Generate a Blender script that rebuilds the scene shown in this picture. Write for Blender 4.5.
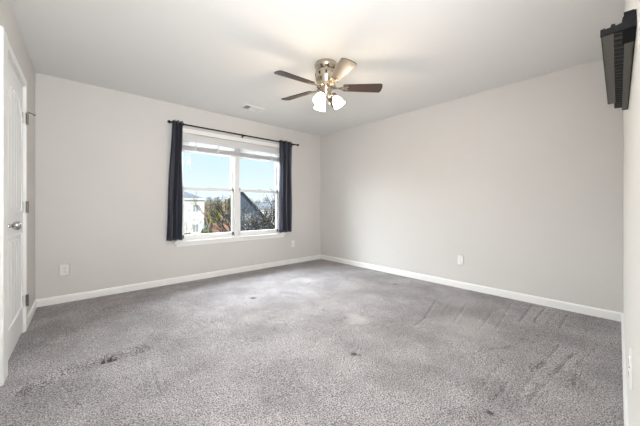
import bpy, bmesh, math, random
import numpy as np
from mathutils import Vector, Matrix
PI = math.pi
for o in list(bpy.data.objects): bpy.data.objects.remove(o, do_unlink=True)
S = bpy.context.scene
COL = S.collection

# ------------------------------------------------------------------ camera
F = 279.79; YAW = math.radians(48.032); HY = 205.63; CH = 1.0564
H = 2.44; XR = 3.743; YW = 4.138
cd = bpy.data.cameras.new('camera'); cam = bpy.data.objects.new('camera', cd); COL.objects.link(cam)
cd.sensor_fit = 'HORIZONTAL'; cd.sensor_width = 36.0; cd.lens = F / 640 * 36
cd.shift_y = -(213 - HY) / 640
cd.clip_start = 0.005; cd.clip_end = 500
cam.location = (0, 0, CH); cam.rotation_euler = (PI / 2, 0, YAW - PI / 2)
S.camera = cam

# ------------------------------------------------------------------ world / sky
w = bpy.data.worlds.new('sky'); S.world = w; w.use_nodes = True
nt = w.node_tree; nt.nodes.clear()
tc = nt.nodes.new('ShaderNodeTexCoord'); sx = nt.nodes.new('ShaderNodeSeparateXYZ')
rp = nt.nodes.new('ShaderNodeValToRGB'); bg = nt.nodes.new('ShaderNodeBackground'); wo = nt.nodes.new('ShaderNodeOutputWorld')
nt.links.new(tc.outputs['Generated'], sx.inputs[0]); nt.links.new(sx.outputs['Z'], rp.inputs[0])
nt.links.new(rp.outputs[0], bg.inputs[0]); nt.links.new(bg.outputs[0], wo.inputs[0])
rp.color_ramp.elements[0].position = 0.0; rp.color_ramp.elements[0].color = (0.80, 0.88, 0.95, 1)
rp.color_ramp.elements[1].position = 1.0; rp.color_ramp.elements[1].color = (0.30, 0.52, 0.95, 1)
for p, c in ((0.04, (0.80, 0.89, 0.98, 1)), (0.12, (0.68, 0.83, 0.97, 1)), (0.35, (0.54, 0.75, 0.97, 1))):
    e = rp.color_ramp.elements.new(p); e.color = c
bg.inputs[1].default_value = 1.15

# ------------------------------------------------------------------ lights
def light(name, kind, loc, power, color=(1, 1, 1), size=None, sizey=None, direction=None, angle=None):
    l = bpy.data.lights.new(name, kind); l.energy = power; l.color = color
    if kind == 'AREA':
        l.shape = 'RECTANGLE'; l.size = size; l.size_y = sizey or size
    if kind == 'POINT' and size: l.shadow_soft_size = size
    if kind == 'SUN' and angle: l.angle = angle
    o = bpy.data.objects.new(name, l); COL.objects.link(o); o.location = loc
    if direction: o.rotation_euler = Vector(direction).to_track_quat('-Z', 'Y').to_euler()
    return o
light('sun', 'SUN', (0, -10, 20), 4.6, (1.0, 0.96, 0.90), direction=(0.42, 0.74, -0.52), angle=math.radians(0.6))
# daylight of the open sky, large and high outside the window
light('window_skylight', 'AREA', (1.0, 6.8, 3.4), 2450, (0.90, 0.95, 1.0), 8.0, 3.0, direction=(0.12, -0.86, -0.45))
# added fill lamp in the hallway behind the camera, never in view
light('hallway_fill', 'AREA', (0.20, -0.75, 1.75), 52, (0.98, 0.99, 1.0), 0.75, 1.0, direction=(0.85, 0.70, 0.10))
# added fill lamp in the doorway, out of view, tilted up like a bounced flash
light('doorway_bounce_fill', 'AREA', (0.12, -0.10, 1.25), 56, (0.98, 0.99, 1.0), 0.4, 0.4, direction=(0.78, 0.48, 0.50))

S.view_settings.view_transform = 'Standard'; S.view_settings.look = 'None'
S.view_settings.gamma = 1.0; S.view_settings.exposure = 0.06; S.view_settings.use_curve_mapping = False

# ------------------------------------------------------------------ materials
def mat(name, color, rough=0.5, metal=0.0, noise=None, bump=None, emit=None, spec=None, trans=None, sheen=None, tcol=None):
    """noise=(scale, second colour, contrast low, contrast high), bump=(scale, strength, distance)"""
    m = bpy.data.materials.new(name); m.use_nodes = True
    t = m.node_tree; b = t.nodes['Principled BSDF']
    b.inputs['Base Color'].default_value = (*color, 1); b.inputs['Roughness'].default_value = rough
    b.inputs['Metallic'].default_value = metal
    if spec is not None: b.inputs['Specular IOR Level'].default_value = spec
    if sheen is not None: b.inputs['Sheen Weight'].default_value = sheen
    co = t.nodes.new('ShaderNodeTexCoord')
    if noise:
        n = t.nodes.new('ShaderNodeTexNoise'); n.inputs['Scale'].default_value = noise[0]; n.inputs['Detail'].default_value = 4
        mp = t.nodes.new('ShaderNodeMapRange'); mp.inputs[1].default_value = noise[2]; mp.inputs[2].default_value = noise[3]
        mx = t.nodes.new('ShaderNodeMix'); mx.data_type = 'RGBA'
        mx.inputs[6].default_value = (*color, 1); mx.inputs[7].default_value = (*noise[1], 1)
        t.links.new(co.outputs['Object'], n.inputs['Vector']); t.links.new(n.outputs[0], mp.inputs[0])
        t.links.new(mp.outputs[0], mx.inputs[0]); t.links.new(mx.outputs[2], b.inputs['Base Color'])
    if bump:
        n2 = t.nodes.new('ShaderNodeTexNoise'); n2.inputs['Scale'].default_value = bump[0]; n2.inputs['Detail'].default_value = 3
        bp = t.nodes.new('ShaderNodeBump'); bp.inputs['Strength'].default_value = bump[1]; bp.inputs['Distance'].default_value = bump[2]
        t.links.new(co.outputs['Object'], n2.inputs['Vector']); t.links.new(n2.outputs[0], bp.inputs['Height'])
        t.links.new(bp.outputs[0], b.inputs['Normal'])
    if emit:
        b.inputs['Emission Color'].default_value = (*emit[0], 1); b.inputs['Emission Strength'].default_value = emit[1]
    if trans:
        tr = t.nodes.new('ShaderNodeBsdfTranslucent'); tr.inputs[0].default_value = (*(tcol or color), 1)
        ms = t.nodes.new('ShaderNodeMixShader'); ms.inputs[0].default_value = trans
        out = t.nodes['Material Output']
        t.links.new(b.outputs[0], ms.inputs[1]); t.links.new(tr.outputs[0], ms.inputs[2]); t.links.new(ms.outputs[0], out.inputs[0])
    return m

M = {}
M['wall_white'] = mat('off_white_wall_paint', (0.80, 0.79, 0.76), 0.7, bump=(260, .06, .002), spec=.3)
M['wall'] = mat('greige_wall_paint', (0.638, 0.625, 0.608), 0.75, noise=(1.3, (0.623, 0.610, 0.593), .35, .65), bump=(260, .06, .002), spec=.3)
M['ceiling'] = mat('ceiling_paint', (0.78, 0.775, 0.76), 0.9, bump=(180, .10, .002), spec=.2)
M['trim'] = mat('white_trim_paint', (0.83, 0.83, 0.82), 0.38, bump=(60, .03, .001))
M['door'] = mat('white_door_paint', (0.82, 0.83, 0.835), 0.4, bump=(90, .04, .001))
M['vinyl'] = mat('white_vinyl', (0.78, 0.78, 0.78), 0.35)
M['plate'] = mat('white_plastic', (0.82, 0.82, 0.80), 0.35)
M['dark'] = mat('dark_slot', (0.02, 0.02, 0.02), 0.7)
M['duct'] = mat('grey_duct', (0.22, 0.22, 0.21), 0.7)
M['nickel'] = mat('brushed_nickel', (0.52, 0.46, 0.38), 0.22, 1.0, bump=(300, .05, .0005))
M['chrome'] = mat('satin_chrome', (0.55, 0.55, 0.55), 0.18, 1.0)
M['hinge'] = mat('aged_hinge_metal', (0.17, 0.16, 0.15), 0.4, .6)
M['black_metal'] = mat('black_metal', (0.018, 0.017, 0.017), 0.4, .3)
M['rack_black'] = mat('black_powder_coat', (0.006, 0.006, 0.007), 0.8, noise=(40, (0.009, 0.009, 0.009), .4, .6), spec=.12)
M['rack_slat'] = mat('dark_grey_slat', (0.014, 0.014, 0.013), 0.6)
M['rack_taupe'] = mat('bronze_taupe_metal', (0.078, 0.071, 0.057), 0.5, .15, bump=(200, .15, .001))
M['curtain'] = mat('charcoal_satin_curtain', (0.046, 0.050, 0.070), 0.30, bump=(500, .12, .0006), sheen=.15, trans=.26, tcol=(.26, .28, .38))
M['blind'] = mat('white_blind', (0.86, 0.86, 0.86), 0.5, trans=.35)
M['shade'] = mat('frosted_glass_shade', (0.95, 0.92, 0.86), 0.35, emit=((1.0, 0.82, 0.58), 10.0))

# walnut fan blade: grain runs along the blade
def wood(name, c1, c2, rough):
    m = bpy.data.materials.new(name); m.use_nodes = True; t = m.node_tree; b = t.nodes['Principled BSDF']
    co = t.nodes.new('ShaderNodeTexCoord'); mp = t.nodes.new('ShaderNodeMapping'); mp.inputs['Scale'].default_value = (3, 55, 10)
    n = t.nodes.new('ShaderNodeTexNoise'); n.inputs['Scale'].default_value = 1.0; n.inputs['Detail'].default_value = 5
    mx = t.nodes.new('ShaderNodeMix'); mx.data_type = 'RGBA'; mx.inputs[6].default_value = (*c1, 1); mx.inputs[7].default_value = (*c2, 1)
    t.links.new(co.outputs['Object'], mp.inputs[0]); t.links.new(mp.outputs[0], n.inputs['Vector'])
    t.links.new(n.outputs[0], mx.inputs[0]); t.links.new(mx.outputs[2], b.inputs['Base Color'])
    b.inputs['Roughness'].default_value = rough; b.inputs['Coat Weight'].default_value = .35; b.inputs['Coat Roughness'].default_value = .38
    return m
M['walnut'] = wood('walnut_blade', (0.014, 0.007, 0.005), (0.045, 0.021, 0.012), 0.30)

def glass():
    m = bpy.data.materials.new('window_glass'); m.use_nodes = True; t = m.node_tree; t.nodes.clear()
    out = t.nodes.new('ShaderNodeOutputMaterial'); tr = t.nodes.new('ShaderNodeBsdfTransparent'); gl = t.nodes.new('ShaderNodeBsdfGlossy')
    tr.inputs[0].default_value = (0.97, 0.985, 0.98, 1); gl.inputs['Roughness'].default_value = 0.02
    fr = t.nodes.new('ShaderNodeFresnel'); fr.inputs[0].default_value = 1.10
    ms = t.nodes.new('ShaderNodeMixShader')
    t.links.new(fr.outputs[0], ms.inputs[0]); t.links.new(tr.outputs[0], ms.inputs[1]); t.links.new(gl.outputs[0], ms.inputs[2])
    t.links.new(ms.outputs[0], out.inputs[0]); return m
M['glass'] = glass()

def carpet():
    m = bpy.data.materials.new('grey_carpet'); m.use_nodes = True; t = m.node_tree; b = t.nodes['Principled BSDF']
    L = t.links.new
    co = t.nodes.new('ShaderNodeTexCoord')
    def noise(scale, det=3, rough=.6):
        n = t.nodes.new('ShaderNodeTexNoise'); n.inputs['Scale'].default_value = scale; n.inputs['Detail'].default_value = det
        n.inputs['Roughness'].default_value = rough; L(co.outputs['Object'], n.inputs['Vector']); return n
    def ramp(src, lo, hi, a=0.0, bb=1.0):
        r = t.nodes.new('ShaderNodeMapRange'); L(src, r.inputs[0])
        r.inputs[1].default_value = lo; r.inputs[2].default_value = hi; r.inputs[3].default_value = a; r.inputs[4].default_value = bb; return r
    def mix(fac, a, bcol, blend='MIX'):
        x = t.nodes.new('ShaderNodeMix'); x.data_type = 'RGBA'; x.blend_type = blend
        if isinstance(fac, float): x.inputs[0].default_value = fac
        else: L(fac, x.inputs[0])
        if isinstance(a, tuple): x.inputs[6].default_value = a
        else: L(a, x.inputs[6])
        if isinstance(bcol, tuple): x.inputs[7].default_value = bcol
        else: L(bcol, x.inputs[7])
        return x
    n1 = noise(140, 3, .85); r1 = ramp(n1.outputs[0], .40, .60)
    base = mix(r1.outputs[0], (0.055, 0.048, 0.051, 1), (0.555, 0.525, 0.535, 1))
    n2 = noise(2.6, 5, .6); r2 = ramp(n2.outputs[0], .38, .62, .80, 1.14)
    v = t.nodes.new('ShaderNodeCombineColor'); [L(r2.outputs[0], v.inputs[i]) for i in range(3)]
    base2 = mix(1.0, base.outputs[2], v.outputs[0], 'MULTIPLY')
    at = t.nodes.new('ShaderNodeAttribute'); at.attribute_name = 'wear'
    a2 = t.nodes.new('ShaderNodeAttribute'); a2.attribute_name = 'fluff'
    base25 = mix(a2.outputs['Fac'], base2.outputs[2], (0.52, 0.50, 0.50, 1))
    base3 = mix(at.outputs['Fac'], base25.outputs[2], (0.035, 0.025, 0.022, 1))
    L(base3.outputs[2], b.inputs['Base Color'])
    b.inputs['Roughness'].default_value = 1.0; b.inputs['Specular IOR Level'].default_value = .05
    b.inputs['Sheen Weight'].default_value = .15
    bp = t.nodes.new('ShaderNodeBump'); bp.inputs['Strength'].default_value = .8; bp.inputs['Distance'].default_value = .008
    L(n1.outputs[0], bp.inputs['Height']); L(bp.outputs[0], b.inputs['Normal'])
    return m
M['carpet'] = carpet()

# outdoors
M['lawn'] = mat('winter_lawn', (0.40, 0.38, 0.27), 0.95, noise=(.6, (0.62, 0.58, 0.50), .4, .6))
M['drive'] = mat('pale_concrete', (0.62, 0.57, 0.53), 0.9, noise=(2, (0.55, 0.50, 0.47), .4, .6))
M['siding_white'] = mat('white_siding', (0.80, 0.78, 0.72), 0.7, noise=(3, (0.76, 0.74, 0.69), .4, .6))
M['siding_blue'] = mat('slate_blue_siding', (0.035, 0.055, 0.085), 0.6, noise=(2, (0.055, 0.075, 0.11), .4, .6))
M['roof_grey'] = mat('grey_shingles', (0.36, 0.37, 0.38), 0.9, noise=(4, (0.28, 0.29, 0.30), .4, .6))
M['roof_dark'] = mat('dark_shingles', (0.03, 0.03, 0.035), 0.9)
M['winpane'] = mat('dark_window_pane', (0.30, 0.33, 0.34), 0.25)
M['fence'] = mat('brown_fence_boards', (0.42, 0.24, 0.17), 0.8, noise=(3, (0.32, 0.17, 0.12), .4, .6))
M['bark'] = mat('grey_bark', (0.20, 0.16, 0.13), 0.9, noise=(8, (0.32, 0.27, 0.22), .4, .6))
M['bark_dark'] = mat('dark_bark', (0.022, 0.018, 0.016), 0.9, noise=(20, (0.06, 0.05, 0.042), .4, .6))
M['leaf_olive'] = mat('olive_foliage', (0.20, 0.24, 0.05), 0.8, noise=(1.2, (0.42, 0.37, 0.11), .4, .6))
M['leaf_dark'] = mat('dark_evergreen_foliage', (0.09, 0.13, 0.045), 0.8, noise=(2, (0.22, 0.25, 0.09), .4, .6))
M['leaf_brown'] = mat('dry_winter_foliage', (0.38, 0.28, 0.18), 0.9, noise=(1.5, (0.55, 0.42, 0.27), .4, .6))
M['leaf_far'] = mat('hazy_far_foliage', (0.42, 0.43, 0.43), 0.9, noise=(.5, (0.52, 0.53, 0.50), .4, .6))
M['leaf_pale'] = mat('pale_dried_leaves', (0.40, 0.36, 0.31), 0.8, noise=(9, (0.08, 0.07, 0.06), .4, .6))
M['leaf_grey'] = mat('dark_sparse_leaves', (0.03, 0.03, 0.025), 0.8, noise=(9, (0.24, 0.21, 0.17), .4, .6))

# ------------------------------------------------------------------ mesh helpers
def box(bm, x0, x1, y0, y1, z0, z1, mtx=None, bevel=0):
    vs = [bm.verts.new((x, y, z)) for x in (x0, x1) for y in (y0, y1) for z in (z0, z1)]
    f = [bm.faces.new([vs[i] for i in q]) for q in ((0, 1, 3, 2), (4, 6, 7, 5), (0, 4, 5, 1), (2, 3, 7, 6), (0, 2, 6, 4), (1, 5, 7, 3))]
    if bevel:
        es = {e for ff in f for e in ff.edges}
        r = bmesh.ops.bevel(bm, geom=list(es), offset=bevel, segments=2, affect='EDGES', clamp_overlap=True)
        vs = list({v for ff in r['faces'] for v in ff.verts} | {v for v in vs if v.is_valid})
    if mtx is not None: bmesh.ops.transform(bm, matrix=mtx, verts=[v for v in vs if v.is_valid])
    return vs
def prism(bm, pts, a0, a1, axis='x'):
    """closed 2-D outline extruded along an axis; pts are in the two remaining axes in order"""
    def P(p, a):
        return {'x': (a, p[0], p[1]), 'y': (p[0], a, p[1]), 'z': (p[0], p[1], a)}[axis]
    A = [bm.verts.new(P(p, a0)) for p in pts]; B = [bm.verts.new(P(p, a1)) for p in pts]
    n = len(pts)
    for i in range(n): bm.faces.new((A[i], A[(i + 1) % n], B[(i + 1) % n], B[i]))
    bm.faces.new(A[::-1]); bm.faces.new(B)
    return A + B
def lathe(bm, prof, seg=24, mtx=None):
    """prof = (radius, z) list around local Z"""
    rings = []; allv = []
    for r, z in prof:
        if r < 1e-5: v = bm.verts.new((0, 0, z)); rings.append([v]); allv.append(v)
        else:
            ring = [bm.verts.new((r * math.cos(2 * PI * i / seg), r * math.sin(2 * PI * i / seg), z)) for i in range(seg)]
            rings.append(ring); allv += ring
    for a, b in zip(rings, rings[1:]):
        for i in range(seg):
            j = (i + 1) % seg
            if len(a) == 1 and len(b) == 1: continue
            if len(a) == 1: bm.faces.new((a[0], b[i], b[j]))
            elif len(b) == 1: bm.faces.new((a[i], b[0], a[j]))
            else: bm.faces.new((a[i], b[i], b[j], a[j]))
    if mtx is not None: bmesh.ops.transform(bm, matrix=mtx, verts=allv)
def tube(bm, pts, rad, seg=8, caps=True):
    pts = [Vector(p) for p in pts]; rads = rad if isinstance(rad, (list, tuple)) else [rad] * len(pts)
    rings = []; up = Vector((0, 0, 1))
    for i, p in enumerate(pts):
        d = (pts[min(i + 1, len(pts) - 1)] - pts[max(i - 1, 0)])
        d = d.normalized() if d.length > 1e-9 else Vector((0, 0, 1))
        a = d.cross(up);
        if a.length < 1e-3: a = d.cross(Vector((1, 0, 0)))
        a.normalize(); b = d.cross(a)
        rings.append([bm.verts.new(p + (a * math.cos(2 * PI * k / seg) + b * math.sin(2 * PI * k / seg)) * rads[i]) for k in range(seg)])
    for A, B in zip(rings, rings[1:]):
        for k in range(seg): bm.faces.new((A[k], A[(k + 1) % seg], B[(k + 1) % seg], B[k]))
    if caps: bm.faces.new(rings[0][::-1]); bm.faces.new(rings[-1])
def obj(name, bm, m, parent=None, smooth=False, label=None, loc=None, rotz=None):
    bmesh.ops.recalc_face_normals(bm, faces=bm.faces[:])
    me = bpy.data.meshes.new(name); bm.to_mesh(me); bm.free()
    me.materials.append(m)
    if smooth:
        for p in me.polygons: p.use_smooth = True
        me.set_sharp_from_angle(angle=math.radians(40)) if hasattr(me, 'set_sharp_from_angle') else None
    o = bpy.data.objects.new(name, me); COL.objects.link(o)
    if parent: o.parent = parent
    if label: o['label'] = label
    if loc is not None: o.location = loc
    if rotz is not None: o.rotation_euler = (0, 0, rotz)
    return o
def thing(name, label, cat, loc=(0, 0, 0), rotz=0, group=None, rot=None):
    o = bpy.data.objects.new(name, None); COL.objects.link(o); o.location = loc
    o.rotation_euler = rot if rot else (0, 0, rotz); o['label'] = label; o['category'] = cat; o.empty_display_size = .1
    if group: o['group'] = group
    return o
def tag(o, label, cat, group=None, kind=None):
    o['label'] = label; o['category'] = cat
    if group: o['group'] = group
    if kind: o['kind'] = kind
    return o
def struct(o, label=None, cat=None):
    o['kind'] = 'structure'
    if label: o['label'] = label
    if cat: o['category'] = cat
    return o
B = bmesh.new
def bobj(name, m, parent, *boxes, bevel=0, **k):
    bm = B()
    for b in boxes: box(bm, *b, bevel=bevel)
    return obj(name, bm, m, parent, **k)

# local frames of the two walls that are slightly out of square
# left wall frame: origin at far left corner, local +X runs towards the camera, local +Y points INTO the room
LW = Vector((-0.255, YW, 0)); LROT = math.atan2(-1, -0.028)
def lw(u, n=0, z=0):
    c, s = math.cos(LROT), math.sin(LROT)
    return (LW.x + u * c - n * s, LW.y + u * s + n * c, z)
# front wall frame (the wall beside the camera): origin at its far right end, local -X runs back to the camera, +Y into the room
FROT = math.atan(0.0212); FW = Vector((XR, 0.0475, 0))
def fw(u, n=0, z=0):      # u measured from world x=0 roughly
    c, s = math.cos(FROT), math.sin(FROT); q = u - XR
    return (FW.x + q * c - n * s, FW.y + q * s + n * c, z)

# ------------------------------------------------------------------ room shell
T = 0.13
# window opening
WX0, WX1, WZ0, WZ1 = 1.150, 2.790, 0.565, 2.065
o = bobj('wall_back', M['wall'], None, (-0.60, WX0, YW, YW + T, 0, H), (WX1, XR + T, YW, YW + T, 0, H),
         (WX0, WX1, YW, YW + T, 0, WZ0), (WX0, WX1, YW, YW + T, WZ1, H))
struct(o, 'greige back wall around the window', 'wall')
o = bobj('wall_right', M['wall'], None, (XR, XR + T, -0.3, YW, 0, H)); struct(o, 'long blank greige wall on the right', 'wall')
DU0, DU1, DH = 0.757, 1.530, 2.045      # door opening along the left wall
bm = B()
box(bm, 0, DU0, -T, 0, 0, H); box(bm, DU1, 5.6, -T, 0, 0, H); box(bm, DU0, DU1, -T, 0, DH, H)
o = obj('wall_left', bm, M['wall'], loc=LW, rotz=LROT); struct(o, 'greige left wall with the white door', 'wall')
# wall beside the camera, starting at the doorway the camera stands in
bm = B(); box(bm, 0.60 - XR, 0.0, -T, 0, 0, H)
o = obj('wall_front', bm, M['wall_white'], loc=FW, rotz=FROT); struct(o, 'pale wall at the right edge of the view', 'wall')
o = bobj('wall_hallway', M['wall'], None, (0.60, 0.73, -1.55, -0.15, 0, H), (-0.60, 0.73, -1.68, -1.55, 0, H))
struct(o, 'hallway walls behind the doorway', 'wall')
o = bobj('ceiling', M['ceiling'], None, (-0.75, XR + T, -1.75, YW + T, H, H + .15)); struct(o, 'pale flat ceiling', 'ceiling')

# ---- carpeted floor : real pile relief on a fine grid
rng = np.random.default_rng(7)
def vnoise(X, Y, cell, seed):
    r = np.random.default_rng(seed); n = 1024
    g = r.random((n, n)); x = X / cell + 50; y = Y / cell + 50
    xi = np.floor(x).astype(int); yi = np.floor(y).astype(int); fx = x - xi; fy = y - yi
    fx = fx * fx * (3 - 2 * fx); fy = fy * fy * (3 - 2 * fy)
    a = g[xi % n, yi % n]; b = g[(xi + 1) % n, yi % n]; c = g[xi % n, (yi + 1) % n]; d = g[(xi + 1) % n, (yi + 1) % n]
    return (a * (1 - fx) + b * fx) * (1 - fy) + (c * (1 - fx) + d * fx) * fy
def seg_dist(X, Y, a, b):
    ax, ay = a; bx, by = b; dx, dy = bx - ax, by - ay; l = dx * dx + dy * dy
    t = np.clip(((X - ax) * dx + (Y - ay) * dy) / l, 0, 1)
    return np.hypot(X - ax - t * dx, Y - ay - t * dy), t
def line_dist(X, Y, pts):
    D = np.full(X.shape, 9.0)
    for a, b in zip(pts, pts[1:]): D = np.minimum(D, seg_dist(X, Y, a, b)[0])
    return D
step = 0.009
xs = np.arange(-0.42, XR + .01, step); ys = np.arange(-1.56, YW + .01, step)
GX, GY = np.meshgrid(xs, ys, indexing='ij')
Z = 0.0035 * vnoise(GX, GY, .013, 1) + 0.0030 * vnoise(GX, GY, .026, 2) + 0.004 * vnoise(GX, GY, .12, 3) - .006
WEAR = np.zeros_like(Z)
def fpt(u, v):      # spot on the carpet
    a = (u - 320) / F; t = CH * F / (v - HY); return (t * (math.cos(YAW) + math.sin(YAW) * a), t * (math.sin(YAW) - math.cos(YAW) * a))
FLUFF = np.zeros_like(Z)
# long wrinkle pulled up in the carpet near the door
ridge = [fpt(*p) for p in ((26, 390), (50, 378), (62, 372), (75, 368), (88, 364), (95, 361), (105, 359), (117, 356), (140, 350))]
D = line_dist(GX, GY, ridge); Z += .022 * np.exp(-(D / .024) ** 2) - .014 * np.exp(-((D - .045) / .018) ** 2)
for pl in ([(589, 350), (570, 357), (550, 362), (535, 368)], [(590, 322), (585, 340)], [(568, 315), (560, 328)], [(557, 312), (548, 325)], [(545, 309), (535, 322)],
           [(533, 305), (520, 322)], [(560, 345), (530, 380), (520, 395)], [(575, 352), (545, 385), (530, 400)], [(500, 300), (480, 330)], [(512, 303), (496, 330)],
           [(150, 360), (158, 398)], [(60, 380), (78, 410)], [(290, 290), (330, 276)], [(400, 300), (446, 288)], [(505, 360), (495, 372), (470, 400)], [(440, 295), (425, 318), (415, 326)], [(455, 298), (442, 315)], [(470, 300), (452, 325)], [(525, 340), (505, 348), (480, 350)], [(600, 345), (580, 365), (575, 385)], [(515, 372), (500, 395), (490, 402)]):
    D = line_dist(GX, GY, [fpt(*p) for p in pl]); W_ = .3 + .9 * vnoise(GX, GY, .09, 31); Z -= .007 * W_ * np.exp(-(D / .009) ** 2); Z += .003 * W_ * np.exp(-((D - .024) / .010) ** 2)
for u, v, r, k in ((354, 354, .030, .9), (359, 355, .022, .7), (490, 413, .020, .9), (395, 284, .030, .8), (253, 298, .040, .8), (324, 310, .022, .6), (367, 268.5, .035, .7),
                   (103, 362, .018, .9), (110, 360, .022, .8), (115, 359, .016, .8), (246, 303, .02, .4), (471, 290.5, .02, .6), (72, 384, .012, .7)):
    x, y = fpt(u, v); d = np.hypot((GX - x), (GY - y)) + .012 * (vnoise(GX, GY, .02, 9) - .5); WEAR = np.maximum(WEAR, k * np.clip(1.6 - d / r * 1.4, 0, 1))
for u, v, r, k in ((358, 320, .10, .6), (352, 316, .07, .5), (440, 289, .12, .35), (305, 280, .15, .3), (360, 300, .25, .2), (470, 330, .3, .2)):
    x, y = fpt(u, v); d = np.hypot((GX - x), (GY - y)) + .08 * (vnoise(GX, GY, .07, 12) - .5); FLUFF = np.maximum(FLUFF, k * np.clip(1.3 - d / r, 0, 1))
nx, ny = GX.shape
me = bpy.data.meshes.new('floor'); me.vertices.add(nx * ny)
me.vertices.foreach_set('co', np.stack([GX, GY, Z], -1).reshape(-1).astype(np.float32))
I = np.arange(nx * ny).reshape(nx, ny); Q = np.stack([I[:-1, :-1], I[1:, :-1], I[1:, 1:], I[:-1, 1:]], -1).reshape(-1, 4)
me.loops.add(Q.size); me.loops.foreach_set('vertex_index', Q.reshape(-1).astype(np.int32))
me.polygons.add(len(Q)); me.polygons.foreach_set('loop_start', np.arange(0, Q.size, 4, dtype=np.int32))
me.update(calc_edges=True)
at = me.attributes.new('wear', 'FLOAT', 'POINT'); at.data.foreach_set('value', WEAR.reshape(-1).astype(np.float32))
at = me.attributes.new('fluff', 'FLOAT', 'POINT'); at.data.foreach_set('value', FLUFF.reshape(-1).astype(np.float32))
me.polygons.foreach_set('use_smooth', np.ones(len(Q), bool))
me.materials.append(M['carpet'])
fl = bpy.data.objects.new('floor', me); COL.objects.link(fl); struct(fl, 'grey cut-pile carpet', 'floor')
# slab the building stands on keeps daylight out from below
o = bobj('floor_slab', M['drive'], None, (-0.6, XR + T, -1.7, YW + T, -.35, -.02)); struct(o, 'floor slab', 'floor slab')

# ---- baseboards : thin board with a rounded top
def base_prof(h=0.082, d=0.013): return [(0, 0), (d, 0), (d, h * .80), (d * .75, h * .90), (d * .35, h * .97), (0, h)]
def baseboard(name, length, loc, rotz, label):
    bm = B(); prism(bm, [(p[0], p[1]) for p in base_prof()], 0, length, 'x')
    o = obj(name, bm, M['trim'], loc=loc, rotz=rotz); struct(o, label, 'baseboard'); return o
# prism local: X along, Y = out into the room
baseboard('baseboard_back', XR + .255, (XR, YW, 0), PI, 'white baseboard under the window')
baseboard('baseboard_right', YW - .05, (XR, .05, 0), PI / 2, 'white baseboard along the right wall')
baseboard('baseboard_left', 0.680, LW, LROT, 'short white baseboard between door and corner').scale = (1, 1, 1)
# the left frame has +Y pointing to the room already when rotated by LROT
baseboard('baseboard_front', XR - 0.70, fw(0.70), FROT, 'white baseboard of the wall beside the camera')

# ------------------------------------------------------------------ window
YF = YW + 0.050          # plane of the vinyl unit's inner face
win = bpy.data.objects.new('window_1', None); COL.objects.link(win); win.location = (0, 0, 0); struct(win, 'white twin window with raised blind', 'window')
cw = 0.062
bobj('window_casing', M['trim'], win, (WX0 - cw, WX0, YW - .016, YW, WZ0, WZ1 + cw), (WX1, WX1 + cw, YW - .016, YW, WZ0, WZ1 + cw),
     (WX0, WX1, YW - .016, YW, WZ1, WZ1 + cw), bevel=.003)
bobj('window_sill', M['trim'], win, (WX0 - .09, WX1 + .09, YW - .038, YW + .05, WZ0 - .022, WZ0 + .004), bevel=.004)
bobj('window_apron', M['trim'], win, (WX0 - cw, WX1 + cw, YW - .016, YW, WZ0 - .068, WZ0 - .022), bevel=.003)
# outer frame of the vinyl unit and centre mullion
MX = 1.980; mw = 0.038
bobj('window_frame', M['vinyl'], win, (WX0, WX0 + .022, YF - .02, YW + T, WZ0, WZ1), (WX1 - .022, WX1, YF - .02, YW + T, WZ0, WZ1),
     (WX0, WX1, YF - .02, YW + T, WZ1 - .03, WZ1), (WX0, WX1, YF - .01, YW + T, WZ0, WZ0 + .030),
     (MX - mw, MX + mw, YF - .03, YW + T, WZ0, WZ1), bevel=.002)
ZM = 1.300
for (a, b) in ((WX0 + .022, MX - mw), (MX + mw, WX1 - .022)):
    # lower (inner) sash
    st = .034; y0, y1 = YF, YF + .030
    s = bobj('sash', M['vinyl'], win, (a, a + st, y0, y1, WZ0 + .03, ZM + .018), (b - st, b, y0, y1, WZ0 + .03, ZM + .018),
             (a, b, y0, y1, WZ0 + .03, WZ0 + .078), (a, b, y0, y1, ZM - .020, ZM + .018), bevel=.002)
    bobj('pane', M['glass'], s, (a + st, b - st, y0 + .012, y0 + .016, WZ0 + .078, ZM - .02))
    bm = B(); box(bm, (a + b) / 2 - .03, (a + b) / 2 + .03, y0 - .012, y0 + .01, ZM + .016, ZM + .028, bevel=.003); obj('sash_lock', bm, M['vinyl'], s)
    # upper (outer) sash
    y0, y1 = YF + .034, YF + .064
    s = bobj('sash', M['vinyl'], win, (a, a + st, y0, y1, ZM - .02, WZ1 - .03), (b - st, b, y0, y1, ZM - .02, WZ1 - .03),
             (a, b, y0, y1, WZ1 - .075, WZ1 - .03), (a, b, y0, y1, ZM - .02, ZM + .018), bevel=.002)
    bobj('pane', M['glass'], s, (a + st, b - st, y0 + .012, y0 + .016, ZM + .018, WZ1 - .075))

# raised blind under the window head
bl = thing('window_blind', 'white slatted blind pulled up into a stack at the top of the window', 'blind', ((WX0 + WX1) / 2, YW + .02, WZ1 - .26))
hw = (WX1 - WX0) / 2 - .006; zt = .255
bobj('valance', M['blind'], bl, (-hw, hw, -.028, -.020, zt - .105, zt), bevel=.002)
bobj('headrail', M['blind'], bl, (-hw, hw, -.018, .022, zt - .045, zt - .004), bevel=.002)
for k in range(24):
    bm = B(); z = .030 + (k * .0058 if k < 12 else .0638 + (k - 11) * .0112)
    box(bm, -hw + .01, hw - .01, -.022, .022, z, z + .0030, bevel=.0008)
    obj('slat', bm, M['blind'], bl)
bobj('bottom_rail', M['blind'], bl, (-hw + .01, hw - .01, -.023, .023, .004, .027), bevel=.003)
for q in (-.62, -.30, .0, .30, .62):
    bobj('ladder_tape', M['blind'], bl, (q - .006, q + .006, -.0245, -.0225, .004, .16))
bobj('cord', M['blind'], bl, (-.70, -.697, -.030, -.027, -.28, .15))

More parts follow.
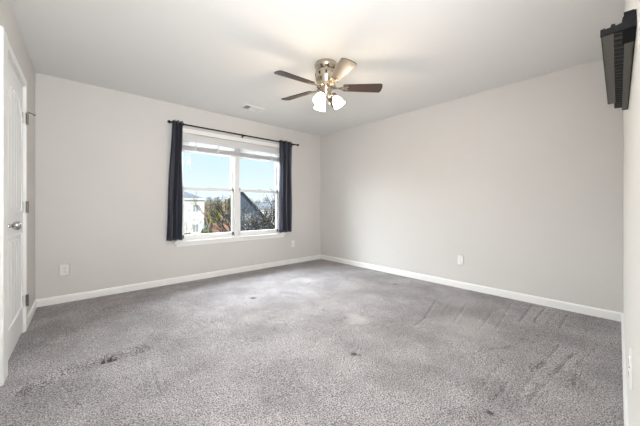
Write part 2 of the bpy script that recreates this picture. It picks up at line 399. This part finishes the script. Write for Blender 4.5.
# ------------------------------------------------------------------ curtain rod and curtains
RY = YW - .085; RZ = 2.158
rod = thing('curtain_rod', 'thin black metal curtain rod with ball finials above the window', 'curtain rod', (2.04, RY, RZ))
bm = B(); tube(bm, [(-1.035, 0, 0), (1.045, 0, 0)], .0105, 12); obj('rod', bm, M['black_metal'], rod, True)
for sx_ in (-1, 1):
    x = 1.052 if sx_ > 0 else -1.042
    bm = B(); lathe(bm, [(0, -.026), (.010, -.024), (.010, -.018), (.016, -.014), (.023, 0), (.016, .016), (.007, .023), (0, .024)], 16, Matrix.Translation((x + sx_ * .012, 0, 0)) @ Matrix.Rotation(sx_ * PI / 2, 4, 'Y'))
    obj('finial', bm, M['black_metal'], rod, True)
for x in (-0.985, 0.015, 0.985):
    bm = B(); tube(bm, [(x, -.002, -.004), (x, .083, -.004)], .006, 8); box(bm, x - .010, x + .010, .076, .0845, -.040, .022)
    tube(bm, [(x, -.012, -.002), (x, -.009, -.010), (x, 0, -.014), (x, .009, -.010), (x, .012, -.002)], .004, 6)
    obj('bracket', bm, M['black_metal'], rod)

def curtain(label, x0, x1, z0, z1, folds, phase, amp, flare, skew=0):
    t = thing('curtain', label, 'curtain', ((x0 + x1) / 2, RY, z0), group=None)
    wd = x1 - x0; n = folds * 14; rows = 30; bm = B(); grid = []
    for j in range(rows + 1):
        v = j / rows; z = v * (z1 - z0)
        row = []
        for i in range(n + 1):
            u = i / n
            ww = wd * (1 + flare * (1 - v)); x = (u - .5) * ww + skew * (1 - v) * (1 - u) + .004 * math.sin(9 * v + 5 * u)
            y = amp * (1 - .15 * v) * math.sin(2 * PI * folds * u + phase + .35 * math.sin(3 * v)) + .006 * math.sin(5 * v + 11 * u)
            row.append(bm.verts.new((x, y, z)))
        grid.append(row)
    for a, b in zip(grid, grid[1:]):
        for i in range(n): bm.faces.new((a[i], a[i + 1], b[i + 1], b[i]))
    p = obj('fabric_panel', bm, M['curtain'], t, True)
    sm = p.modifiers.new('thick', 'SOLIDIFY'); sm.thickness = .0025; sm.offset = 0
    # grommets where the cloth crosses the rod
    zr = RZ - z0
    for k in range(folds * 2):
        u = ((k * PI - phase) / (2 * PI * folds)) % 1.0
        bm = B(); r = []
        for q in range(16):
            a = 2 * PI * q / 16; r.append(Vector((0, math.cos(a) * .021, math.sin(a) * .021)))
        sl = 1 if k % 2 == 0 else -1
        rm = Matrix.Rotation(sl * .95, 4, 'Z')
        pts = [(rm @ q) + Vector(((u - .5) * wd, 0, zr)) for q in r]; pts.append(pts[0])
        tube(bm, pts, .0035, 6, False); obj('grommet', bm, M['black_metal'], t, True)
curtain('dark charcoal curtain gathered at the left end of the rod', 1.022, 1.150, 0.595, 2.192, 3, .4, .038, .0, -.068)
curtain('dark charcoal curtain gathered at the right end of the rod', 2.715, 2.985, 0.595, 2.190, 3, 2.2, .038, .02)

# ------------------------------------------------------------------ door in the left wall
dr = bpy.data.objects.new('door_1', None); COL.objects.link(dr); dr.location = LW; dr.rotation_euler = (0, 0, LROT); struct(dr, 'white moulded panel door on the left', 'door')
cwd = .064
bobj('door_casing', M['trim'], dr, (DU0 - cwd - .005, DU0 - .005, 0, .013, 0, DH + cwd), (DU1 + .005, DU1 + .005 + .140, 0, .018, 0, DH + cwd),
     (DU0 - .005, DU1 + .005, 0, .013, DH + .005, DH + cwd), bevel=.003)
bobj('door_jamb', M['trim'], dr, (DU0 - .006, DU0 + .004, -T, .002, 0, DH), (DU1 - .004, DU1 + .006, -T, .002, 0, DH), (DU0, DU1, -T, .002, DH - .004, DH + .006))
leaf = bobj('door_leaf', M['door'], dr, (DU0 + .006, DU1 - .006, -.040, -.004, .022, DH - .007), bevel=.002)
pu0, pu1 = DU0 + .105, DU1 - .105
def arch(u0, u1, z0, z1, rise, n=14):
    pts = [(u0, z0), (u1, z0), (u1, z1 - rise)]
    for i in range(1, n): 
        a = i / n; u = u1 + (u0 - u1) * a; pts.append((u, z1 - rise + rise * math.sin(PI * a)))
    pts.append((u0, z1 - rise)); return pts
for (z0, z1, rise) in ((0.235, 0.835, 0.0), (1.010, 1.910, 0.15)):
    o_ = arch(pu0, pu1, z0, z1, rise) if rise else [(pu0, z0), (pu1, z0), (pu1, z1), (pu0, z1)]
    bm = B(); pts = [(u, -.003, z) for u, z in o_]; pts.append(pts[0]); tube(bm, pts + [pts[1]], .009, 8, False)
    obj('panel_moulding', bm, M['door'], leaf)
    bm = B(); k = 0; nb = 5; bwid = (pu1 - pu0 - .05) / nb
    for k in range(nb):
        a = pu0 + .025 + k * bwid; mid = (a + bwid / 2 - pu0) / (pu1 - pu0)
        ztop = z1 - rise + rise * math.sin(PI * mid) - .03
        box(bm, a + .003, a + bwid - .003, -.006, .000, z0 + .03, ztop, bevel=.002)
    obj('beaded_panel', bm, M['door'], leaf)
# knob
kn = bpy.data.objects.new('door_knob', None); COL.objects.link(kn)
bpy.data.objects.remove(kn)
bm = B()
lathe(bm, [(0, 0), (.032, 0), (.033, .004), (.028, .009), (.013, .012), (.0105, .024), (.012, .030), (.022, .036), (.0285, .046), (.029, .054), (.024, .064), (.012, .070), (0, .071)], 28,
      Matrix.Translation((DU1 - .068, -.004, .925)) @ Matrix.Rotation(-PI / 2, 4, 'X'))
obj('door_knob', bm, M['chrome'], leaf, True, label='round satin chrome knob')
# hinges
for zc in (0.265, 1.045, 1.785):
    bm = B(); box(bm, DU0 - .004, DU0 + .034, -.0045, -.002, zc - .045, zc + .045); box(bm, DU0 - .022, DU0 + .002, .012, .0145, zc - .045, zc + .045)
    tube(bm, [(DU0 + .002,   .021, zc - .048), (DU0 + .002, .021, zc + .048)], .0095, 10)
    for k in range(4): tube(bm, [(DU0 + .002, .018, zc - .030 + k * .02), (DU0 + .002, .018, zc - .028 + k * .02)], .0102, 10)
    h = obj('hinge', bm, M['hinge'], dr, label='metal butt hinge')
    if zc > 1.5:
        bm = B(); tube(bm, [(DU0 + .002, .020, zc + .055), (DU0 - .004, .040, zc + .050), (DU0 - .012, .060, zc + .040)], .0050, 8)
        tube(bm, [(DU0 - .012, .058, zc + .041), (DU0 - .015, .068, zc + .038)], .0085, 10)
        obj('hinge_pin_doorstop', bm, M['hinge'], h)

# ------------------------------------------------------------------ outlets
def outlet(label, loc, rotz, wd=.074, ht=.118, blank=False):
    """local: X along the wall, +Y out of the wall, Z up; base at bottom centre"""
    t = thing('wall_outlet', label, 'outlet', loc, rotz)
    bobj('cover_plate', M['plate'], t, (-wd / 2, wd / 2, 0.0005, .0065, 0, ht), bevel=.003)
    for dz in (ht / 2 - .0205, ht / 2 + .0205):
        bm = B(); prism(bm, [(math.copysign(min(abs(.0175 * math.cos(a)), .0175), math.cos(a)), dz + .0145 * math.copysign(min(1, abs(1.25 * math.sin(a))), math.sin(a))) for a in [2 * PI * (i + .5) / 16 for i in range(16)]], .006, .0085, 'y')
        r = obj('receptacle', bm, M['plate'], t)
        bobj('slot', M['dark'], r, (-.008, -.0055, .0083, .0090, dz - .001, dz + .008), (.0055, .008, .0083, .0090, dz - .001, dz + .007), (-.002, .002, .0083, .0090, dz - .009, dz - .005))
    bm = B(); lathe(bm, [(0, .0085), (.003, .008), (.0035, .006)], 10, Matrix.Translation((0, 0, ht / 2)) @ Matrix.Rotation(-PI / 2, 4, 'X')); obj('screw', bm, M['nickel'], t)
    return t
outlet('white wall outlet low on the back wall left of the window, near the door', (-.030, YW, .292), PI, .082, .128)
outlet('white wall outlet low on the back wall under the right curtain', (3.052, YW, .300), PI)
outlet('white wall outlet low on the long right wall', (XR, 1.462, .300), PI / 2)
outlet('white wall outlet at the right edge of the view beside the camera', fw(1.36, 0, .47), FROT)

# ------------------------------------------------------------------ ceiling vent
v = thing('ceiling_vent', 'white louvred air register flush in the ceiling', 'vent', (1.935, 3.590, H - .012))
hx, hy = .150, .100
bobj('frame', M['plate'], v, (-hx, hx, -hy, -hy + .028, 0, .0115), (-hx, hx, hy - .028, hy, 0, .0115), (-hx, -hx + .028, -hy + .028, hy - .028, 0, .0115),
     (hx - .028, hx, -hy + .028, hy - .028, 0, .0115), bevel=.002)
bobj('duct_backing', M['duct'], v, (-hx + .028, hx - .028, -hy + .028, hy - .028, .0095, .0115))
for k in range(9):
    bm = B(); x = -hx + .038 + k * .0280
    box(bm, -.0012, .0012, -hy + .028, hy - .028, -.009, .009, Matrix.Translation((x, 0, .004)) @ Matrix.Rotation(-.75 if k >= 3 else .85, 4, 'Y'))
    obj('louvre', bm, M['plate'], v)

# ------------------------------------------------------------------ ceiling fan
FX, FY = 1.870, 1.990; ZB = 2.205
fan = thing('ceiling_fan', 'five blade flush mount ceiling fan with three lit frosted shades', 'ceiling fan', (FX, FY, 2.0))
def Z0(z): return z - 2.0
bm = B(); lathe(bm, [(0, Z0(2.4395)), (.105, Z0(2.4395)), (.112, Z0(2.425)), (.110, Z0(2.400)), (.098, Z0(2.385)), (.090, Z0(2.375)), (.0, Z0(2.372))], 40)
obj('canopy', bm, M['nickel'], fan, True)
bm = B(); lathe(bm, [(0, Z0(2.376)), (.084, Z0(2.376)), (.102, Z0(2.360)), (.108, Z0(2.335)), (.108, Z0(2.300)), (.100, Z0(2.272)), (.088, Z0(2.255)), (.086, Z0(2.235)), (.092, Z0(2.230)), (.092, Z0(2.215)), (.080, Z0(2.208)), (0, Z0(2.206))], 40)
mh = obj('motor_housing', bm, M['nickel'], fan, True)
for k in range(10):
    a = 2 * PI * k / 10 + .2; bm = B()
    box(bm, -.0015, .0015, -.009, .009, -.014, .014, Matrix.Rotation(a, 4, 'Z') @ Matrix.Translation((.1075, 0, Z0(2.318)))); obj('vent_slot', bm, M['dark'], mh)
bm = B(); lathe(bm, [(0, Z0(2.207)), (.058, Z0(2.207)), (.060, Z0(2.195)), (.052, Z0(2.175)), (.040, Z0(2.160)), (.036, Z0(2.135)), (.044, Z0(2.128)), (.044, Z0(2.112)), (.028, Z0(2.100)), (.010, Z0(2.094)), (0, Z0(2.088))], 32)
obj('light_fitter', bm, M['nickel'], fan, True)
for deg in (175.0, 103.0, 31.0, -41.0, -113.0):
    arm = Matrix.Rotation(math.radians(deg), 4, 'Z')
    # blade iron
    bm = B()
    prism(bm, [(.060, -.014), (.115, -.012), (.150, -.022), (.215, -.034), (.228, -.020), (.205, 0), (.228, .020), (.215, .034), (.150, .022), (.115, .012), (.060, .014)], -.0025, .0025, 'z')
    box(bm, .055, .10, -.012, .012, 0, .018, bevel=.003)
    for (sx_, sy_) in ((.205, .022), (.205, -.022), (.175, 0)):
        lathe(bm, [(0, -.0055), (.005, -.0045), (.006, -.0025)], 8, Matrix.Translation((sx_, sy_, 0)))
    pitch = Matrix.Rotation(math.radians(-12), 4, 'X')
    b_ = obj('blade_iron', bm, M['nickel'], fan); b_.matrix_local = arm @ Matrix.Translation((0, 0, Z0(ZB) - .004)) @ pitch
    # blade
    n = 10; R0, R1 = .165, .545; w0, w1 = .050, .069
    out = [(R0, -w0 * .8), (R0 + .012, -w0)]
    for i in range(1, n): u = i / n; out.append((R0 + .012 + (R1 - .030 - R0 - .012) * u, -(w0 + (w1 - w0) * u)))
    out += [(R1 - .022, -w1), (R1 - .008, -w1 * .88), (R1, -w1 * .6), (R1 + .003, 0), (R1, w1 * .6), (R1 - .008, w1 * .88), (R1 - .022, w1)]
    for i in range(n - 1, 0, -1): u = i / n; out.append((R0 + .012 + (R1 - .030 - R0 - .012) * u, (w0 + (w1 - w0) * u)))
    out += [(R0 + .012, w0), (R0, w0 * .8)]
    bm = B(); prism(bm, out, .0027, .0085, 'z')
    b_ = obj('blade', bm, M['walnut'], fan); b_.matrix_local = arm @ Matrix.Translation((0, 0, Z0(ZB) - .004)) @ pitch
for k, deg in enumerate((-42.0, 78.0, 198.0)):
    a = math.radians(deg); dx, dy = math.cos(a), math.sin(a)
    bm = B(); tube(bm, [(dx * .030, dy * .030, Z0(2.122)), (dx * .058, dy * .058, Z0(2.135)), (dx * .078, dy * .078, Z0(2.128))], .008, 10)
    arm = obj('lamp_arm', bm, M['nickel'], fan, True)
    tilt = Matrix.Translation((dx * .074, dy * .074, Z0(2.128))) @ Matrix.Rotation(a, 4, 'Z') @ Matrix.Rotation(PI - math.radians(32), 4, 'Y')
    bm = B(); lathe(bm, [(0, -.006), (.019, -.006), (.021, .004), (.021, .022), (.018, .026)], 20, tilt); obj('socket_cup', bm, M['nickel'], arm, True)
    bm = B(); lathe(bm, [(.020, .014), (.028, .022), (.043, .044), (.051, .068), (.054, .092), (.060, .112), (.0575, .112), (.0515, .092), (.0485, .068), (.0405, .045), (.026, .025), (.018, .016)], 28, tilt)
    obj('lamp_shade', bm, M['shade'], fan, True, label='lit frosted glass bell shade')
    bm = B(); lathe(bm, [(0, .026), (.012, .03), (.016, .045), (.024, .062), (.026, .075), (.020, .092), (0, .100)], 16, tilt)
    obj('light_bulb', bm, mat('bulb_glow_%s' % 'abc'[k], (1, .95, .85), .3, emit=((1.0, .84, .62), 30.0)), arm, True)
    p = tilt @ Vector((0, 0, .13))
    light('lamp_light', 'POINT', (FX + p.x, FY + p.y, 2.0 + p.z), 8.0, (1.0, .80, .58), .05)
# pull chains
for (dx, dy, l) in ((.02, -.03, .05), (-.03, .02, .06)):
    bm = B(); tube(bm, [(dx, dy, Z0(2.11)), (dx, dy, Z0(2.11 - l))], .0014, 6); lathe(bm, [(0, 0), (.005, .004), (.006, .014), (.003, .022), (0, .023)], 8, Matrix.Translation((dx, dy, Z0(2.11 - l - .022))))
    obj('pull_chain', bm, M['nickel'], fan)

# ------------------------------------------------------------------ black slatted rack on the wall beside the camera
RX0, RX1, RZB = 1.042, 1.92, 1.500
rk = thing('wall_rack', 'black slotted metal wall rack mounted high at the right edge of the view', 'wall rack', fw(RX0, 0, RZB), FROT)
L_ = RX1 - RX0
# back plate against the wall, with a wide lower flange
LF = 1.76 - RX0
bobj('back_plate', M['rack_taupe'], rk, (.090, L_, .0005, .020, .0, .006), (.004, L_, .0005, .004, .0, .045), bevel=.0008, label='taupe metal back plate')
bobj('front_rail', M['rack_taupe'], rk, (.004, LF, .040, .063, .0, .005), (.004, LF, .060, .063, .0, .012), bevel=.0008, label='taupe metal front rail')
for k in range(26):
    x = .018 + k * (L_ - .045) / 26
    bm = B(); box(bm, -.0045, .0045, -.016, .014, .001, .010, Matrix.Translation((x, .030, 0)) @ Matrix.Rotation(.35, 4, 'Z'), bevel=.001)
    obj('slat', bm, M['rack_slat'], rk, label='black cross slat')
bobj('top_channel', M['rack_black'], rk, (.002, LF, .004, .060, .014, .018), (.002, L_ - .01, .004, .022, .018, .045))
bobj('end_block', M['rack_black'], rk, (.0, .090, .0005, .024, -.001, .034), bevel=.001, label='black block at the near end against the wall')
# stepped black end bracket
bm = B(); prism(bm, [(.0005, -.001), (.022, -.001), (.024, .0), (.064, .0), (.064, .016), (.056, .018), (.055, .013), (.046, .014), (.044, .022), (.038, .022), (.036, .016), (.026, .018), (.024, .030), (.022, .034), (.001, .040)], -.004, .004, 'x')
obj('end_bracket', bm, M['rack_black'], rk, label='stepped black end bracket')

# ------------------------------------------------------------------ outdoors
G = -4.0
cY, sY = math.cos(YAW), math.sin(YAW)
def site(bearing, dist, z=G):
    """a spot in the neighbourhood: bearing = tangent left(-)/right(+) of the view axis, dist along it"""
    lat = bearing * dist; return Vector((dist * cY + lat * sY, dist * sY - lat * cY, z))
def bt(u): return (u - 320) / F
o = bobj('ground', M['lawn'], None, (-160, 200, YW + 3, 260, G - .3, G)); struct(o, 'pale winter ground outside', 'ground')
FACE = YAW - PI / 2      # rotation for things that face the window

# white two storey house
hs = thing('house', 'white two storey house with a grey roof seen through the left window', 'house', site(bt(188), 44), FACE + .50)
wl = 6.4 - .3
bm = B(); box(bm, -4.6, 2.35, 0, 9, 0, wl); obj('wall', bm, M['siding_white'], hs)
bm = B()
vv = [bm.verts.new(p) for p in ((-5, -.5, wl), (2.6, -.5, wl), (2.6, 9.5, wl), (-5, 9.5, wl), (-1.5, 4.5, wl + 1.35), (-.2, 4.5, wl + 1.35))]
for q in ((0, 1, 5, 4), (1, 2, 5), (2, 3, 4, 5), (3, 0, 4), (0, 3, 2, 1)): bm.faces.new([vv[i] for i in q])
obj('roof', bm, M['roof_grey'], hs)
bm = B(); box(bm, -4.7, 2.45, -.50, -.38, wl - .1, wl + .1); obj('gutter', bm, M['siding_white'], hs)
def hwin(parent, x, z, w_, h_):
    f = bobj('window', M['siding_white'], parent, (x - w_ / 2 - .08, x + w_ / 2 + .08, -.06, 0.05, z - .08, z + h_ + .08))
    bobj('pane', M['winpane'], f, (x - w_ / 2, x - .03, -.09, -.055, z, z + h_), (x + .03, x + w_ / 2, -.09, -.055, z, z + h_))
for x, z, w_, h_ in ((-1.15, 4.1, 1.3, 1.0), (1.1, 4.1, .75, 1.05), (0.15, 4.1, .25, .5), (1.1, .9, .8, 1.2), (-1.15, .8, 1.3, 1.6), (-3.4, 4.1, .9, 1.1), (1.1, 2.75, .7, .10)): hwin(hs, x, z, w_, h_)

# slate blue gabled house
hb = thing('house', 'dark slate blue gabled house behind the bare tree in the right window', 'house', site(bt(239), 17, G), FACE + .28)
zz = 1.056 + (HY - 190) * 17 / F - G; hwid = 2.25
hl = .30
pr = [(-hl, 0), (hwid, 0), (hwid, zz - hwid * 1.12), (0, zz), (-hl, zz - hl * 1.12)]
bm = B(); prism(bm, pr, 0, 8, 'y'); obj('wall', bm, M['siding_blue'], hb)
e = 2.6
bm = B(); prism(bm, [(0, zz), (e, zz - e * 1.12), (e, zz - e * 1.12 + .14), (0, zz + .16), (-hl, zz - hl * 1.12 + .14), (-hl, zz - hl * 1.12)], -.2, 8.2, 'y'); obj('roof', bm, M['roof_dark'], hb)
f = bobj('window', M['roof_grey'], hb, (.33, .75, -.05, .05, zz - 2.15, zz - 1.45)); bobj('pane', M['winpane'], f, (.38, .70, -.07, -.04, zz - 2.1, zz - 1.5))
for k in range(16):
    z = zz - 3.0 + k * .18; hwk = min(hwid, (zz - z) / 1.12) - .05
    if hwk > .1: bobj('siding_board', M['siding_blue'], hb, (-min(hwk, hl), hwk, -.018, .0, z, z + .02))

# pale house behind the tree on the right
hc = thing('house', 'pale house low behind the bare tree at the right of the window', 'house', site(bt(272), 62, G), FACE + .15)
bm = B(); box(bm, -2.6, 4.5, 0, 7, 0, 4.3); obj('wall', bm, M['siding_white'], hc)
bm = B(); prism(bm, [(-.4, 4.2), (3.5, 5.5), (7.4, 4.2), (7.4, 4.35), (3.5, 5.7), (-.4, 4.35)], -3.0, 4.9, 'x'); obj('roof', bm, M['roof_grey'], hc)
hwin(hc, -.6, 1.8, .8, 1.1); hwin(hc, 1.7, 1.8, .8, 1.1)

# brown board fence
def fence(label, u0, u1, dist, ht, n):
    a, b = site(bt(u0), dist), site(bt(u1), dist); d = b - a; L = d.length
    t = thing('fence', label, 'fence', a, math.atan2(d.y, d.x))
    bm = B(); k = 0.0
    while k < L: box(bm, k, min(k + .135, L), 0, .03, .05, ht + random.uniform(-.02, .02)); k += .15
    obj('board_panel', bm, M['fence'], t)
    for q in range(n + 1): bobj('post', M['fence'], t, (q * L / n - .05, q * L / n + .05, .03, .13, 0, ht + .06))
    bobj('rail', M['fence'], t, (0, L, .03, .07, .4, .5), (0, L, .03, .07, ht - .4, ht - .3))
random.seed(3)
fence('brown board fence below the evergreens in the left window', 208, 236, 53, 1.75, 3)
fence('brown board fence behind the bare tree in the right window', 250, 282, 40, 1.6, 3)

def leaves(bm, c, r, n, size, zs=1.0):
    for _ in range(n):
        while True:
            p = Vector((random.uniform(-1, 1), random.uniform(-1, 1), random.uniform(-1, 1)))
            if .35 < p.length < 1: break
        p = Vector((p.x * r, p.y * r, p.z * r * zs)) + Vector(c)
        a = Vector((random.gauss(0, 1), random.gauss(0, 1), random.gauss(0, 1))).normalized(); b = a.orthogonal().normalized()
        s = size * random.uniform(.6, 1.3)
        bm.faces.new([bm.verts.new(p + q) for q in (a * s, b * s * .55, -a * s, -b * s * .55)])
def bush(label, u, dist, r, h, m='leaf_dark'):
    t = thing('shrub', label, 'shrub', site(bt(u), dist))
    bm = B(); leaves(bm, (0, 0, h * .5), r, 900, .13, h * .55 / r); obj('foliage', bm, M[m], t)
    bm = B(); tube(bm, [(0, 0, 0), (.05, 0, h * .6)], [.06, .03], 6); obj('stem', bm, M['bark'], t)
bush('small dark round shrub at the left end of the white house', 187, 40.5, 1.0, 1.05)
bush('low dark shrub by the right corner of the white house', 200.5, 40.5, .8, .95)
bush('larger round shrub beside the right corner of the white house', 207, 42.5, .9, 1.7)

def conifer(label, u, dist, h, r, m, group=None, n=1600):
    t = thing('tree', label, 'tree', site(bt(u), dist), group=group)
    bm = B()
    for k in range(9):
        q = k / 9; leaves(bm, (random.uniform(-.2, .2), random.uniform(-.2, .2), h * (.18 + .78 * q)), r * (1.05 - .8 * q) , n // 9, .20, .6 + .3 * random.random())
    obj('foliage', bm, M[m], t)
    bm = B(); tube(bm, [(0, 0, 0), (0, 0, h * .8)], [.16, .05], 6); obj('trunk', bm, M['bark'], t)
random.seed(11)
conifer('olive green bushy tree right of the bare pale-trunked tree', 213, 55.5, 6.2, .95, 'leaf_olive')
conifer('tallest olive tree in the middle of the left window', 219, 62, 7.1, 1.15, 'leaf_olive')
conifer('brown dry tree between the green ones in the left window', 225, 57.5, 6.5, 1.1, 'leaf_brown')
conifer('dark evergreen at the right end of the left window', 229.5, 60, 7.2, 1.2, 'leaf_dark')
conifer('brown leafless bush behind the bare pale-trunked tree', 208, 61, 6.4, 1.2, 'leaf_brown')
def crown(label, u, dist, h, r, m, group=None):
    t = thing('tree', label, 'tree', site(bt(u), dist), group=group)
    bm = B(); leaves(bm, (0, 0, h * .62), r, 700, .45, h * .38 / r); obj('foliage', bm, M[m], t)
    bm = B(); tube(bm, [(0, 0, 0), (0, 0, h * .6)], [.3, .15], 6); obj('trunk', bm, M['bark'], t)
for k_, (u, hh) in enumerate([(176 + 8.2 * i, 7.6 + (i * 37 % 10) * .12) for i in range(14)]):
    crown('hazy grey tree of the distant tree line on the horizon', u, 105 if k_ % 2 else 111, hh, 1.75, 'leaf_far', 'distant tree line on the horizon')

# bare branching trees
def branchy(bm, p, d, length, rad, depth, spread, leafpts, lean=.0):
    if depth == 0 or rad < .004: leafpts.append(p.copy()); return
    q = p + d * length * .5 + Vector((random.gauss(0, .03), random.gauss(0, .03), 0)) * length
    e = q + (d + Vector((random.gauss(0, .12), random.gauss(0, .12), .06))).normalized() * length * .5
    tube(bm, [p, q, e], [rad, rad * .85, rad * .68], 6 if depth > 2 else 4, False)
    for k in range(random.choice((2, 3, 3))):
        nd = (d + Vector((random.gauss(0, spread), random.gauss(0, spread), random.gauss(.12, spread * .5)))).normalized()
        branchy(bm, e if k else q.lerp(e, .6), nd, length * random.uniform(.62, .86), rad * .62, depth - 1, spread, leafpts)
def bare_tree(label, u, dist, h, rad, depth, spread, m, leafm=None, nl=0, stems=1, ls=.05):
    t = thing('tree', label, 'tree', site(bt(u), dist)); bm = B(); lp = []
    for s_ in range(stems):
        d = Vector((random.gauss(0, .22), random.gauss(0, .22), 1)).normalized() if stems > 1 else Vector((.04, 0, 1)).normalized()
        branchy(bm, Vector((s_ * .05, 0, 0)), d, h * .34, rad, depth, spread, lp)
    obj('branches', bm, M[m], t)
    if leafm:
        bm = B()
        for p in lp: leaves(bm, p, .16, nl, ls)
        obj('foliage', bm, M[leafm], t)
random.seed(21)
bare_tree('tall bare tree with pale trunk right of the white house', 208, 40.5, 6.4, .15, 6, .30, 'bark')
bare_tree('thin bare tree in front of the white house at the left edge of the window', 184.5, 30, 4.6, .06, 5, .30, 'bark')
random.seed(5)
bare_tree('dark spreading bare tree with dried leaves in front of the slate blue house', 269, 11.5, 5.2, .11, 6, .46, 'bark_dark', 'leaf_grey', 2, 5, .045)
bare_tree('smaller dark bare tree at the foot of the slate blue house', 246, 14.6, 2.9, .05, 5, .46, 'bark_dark', 'leaf_pale', 2, 3, .05)
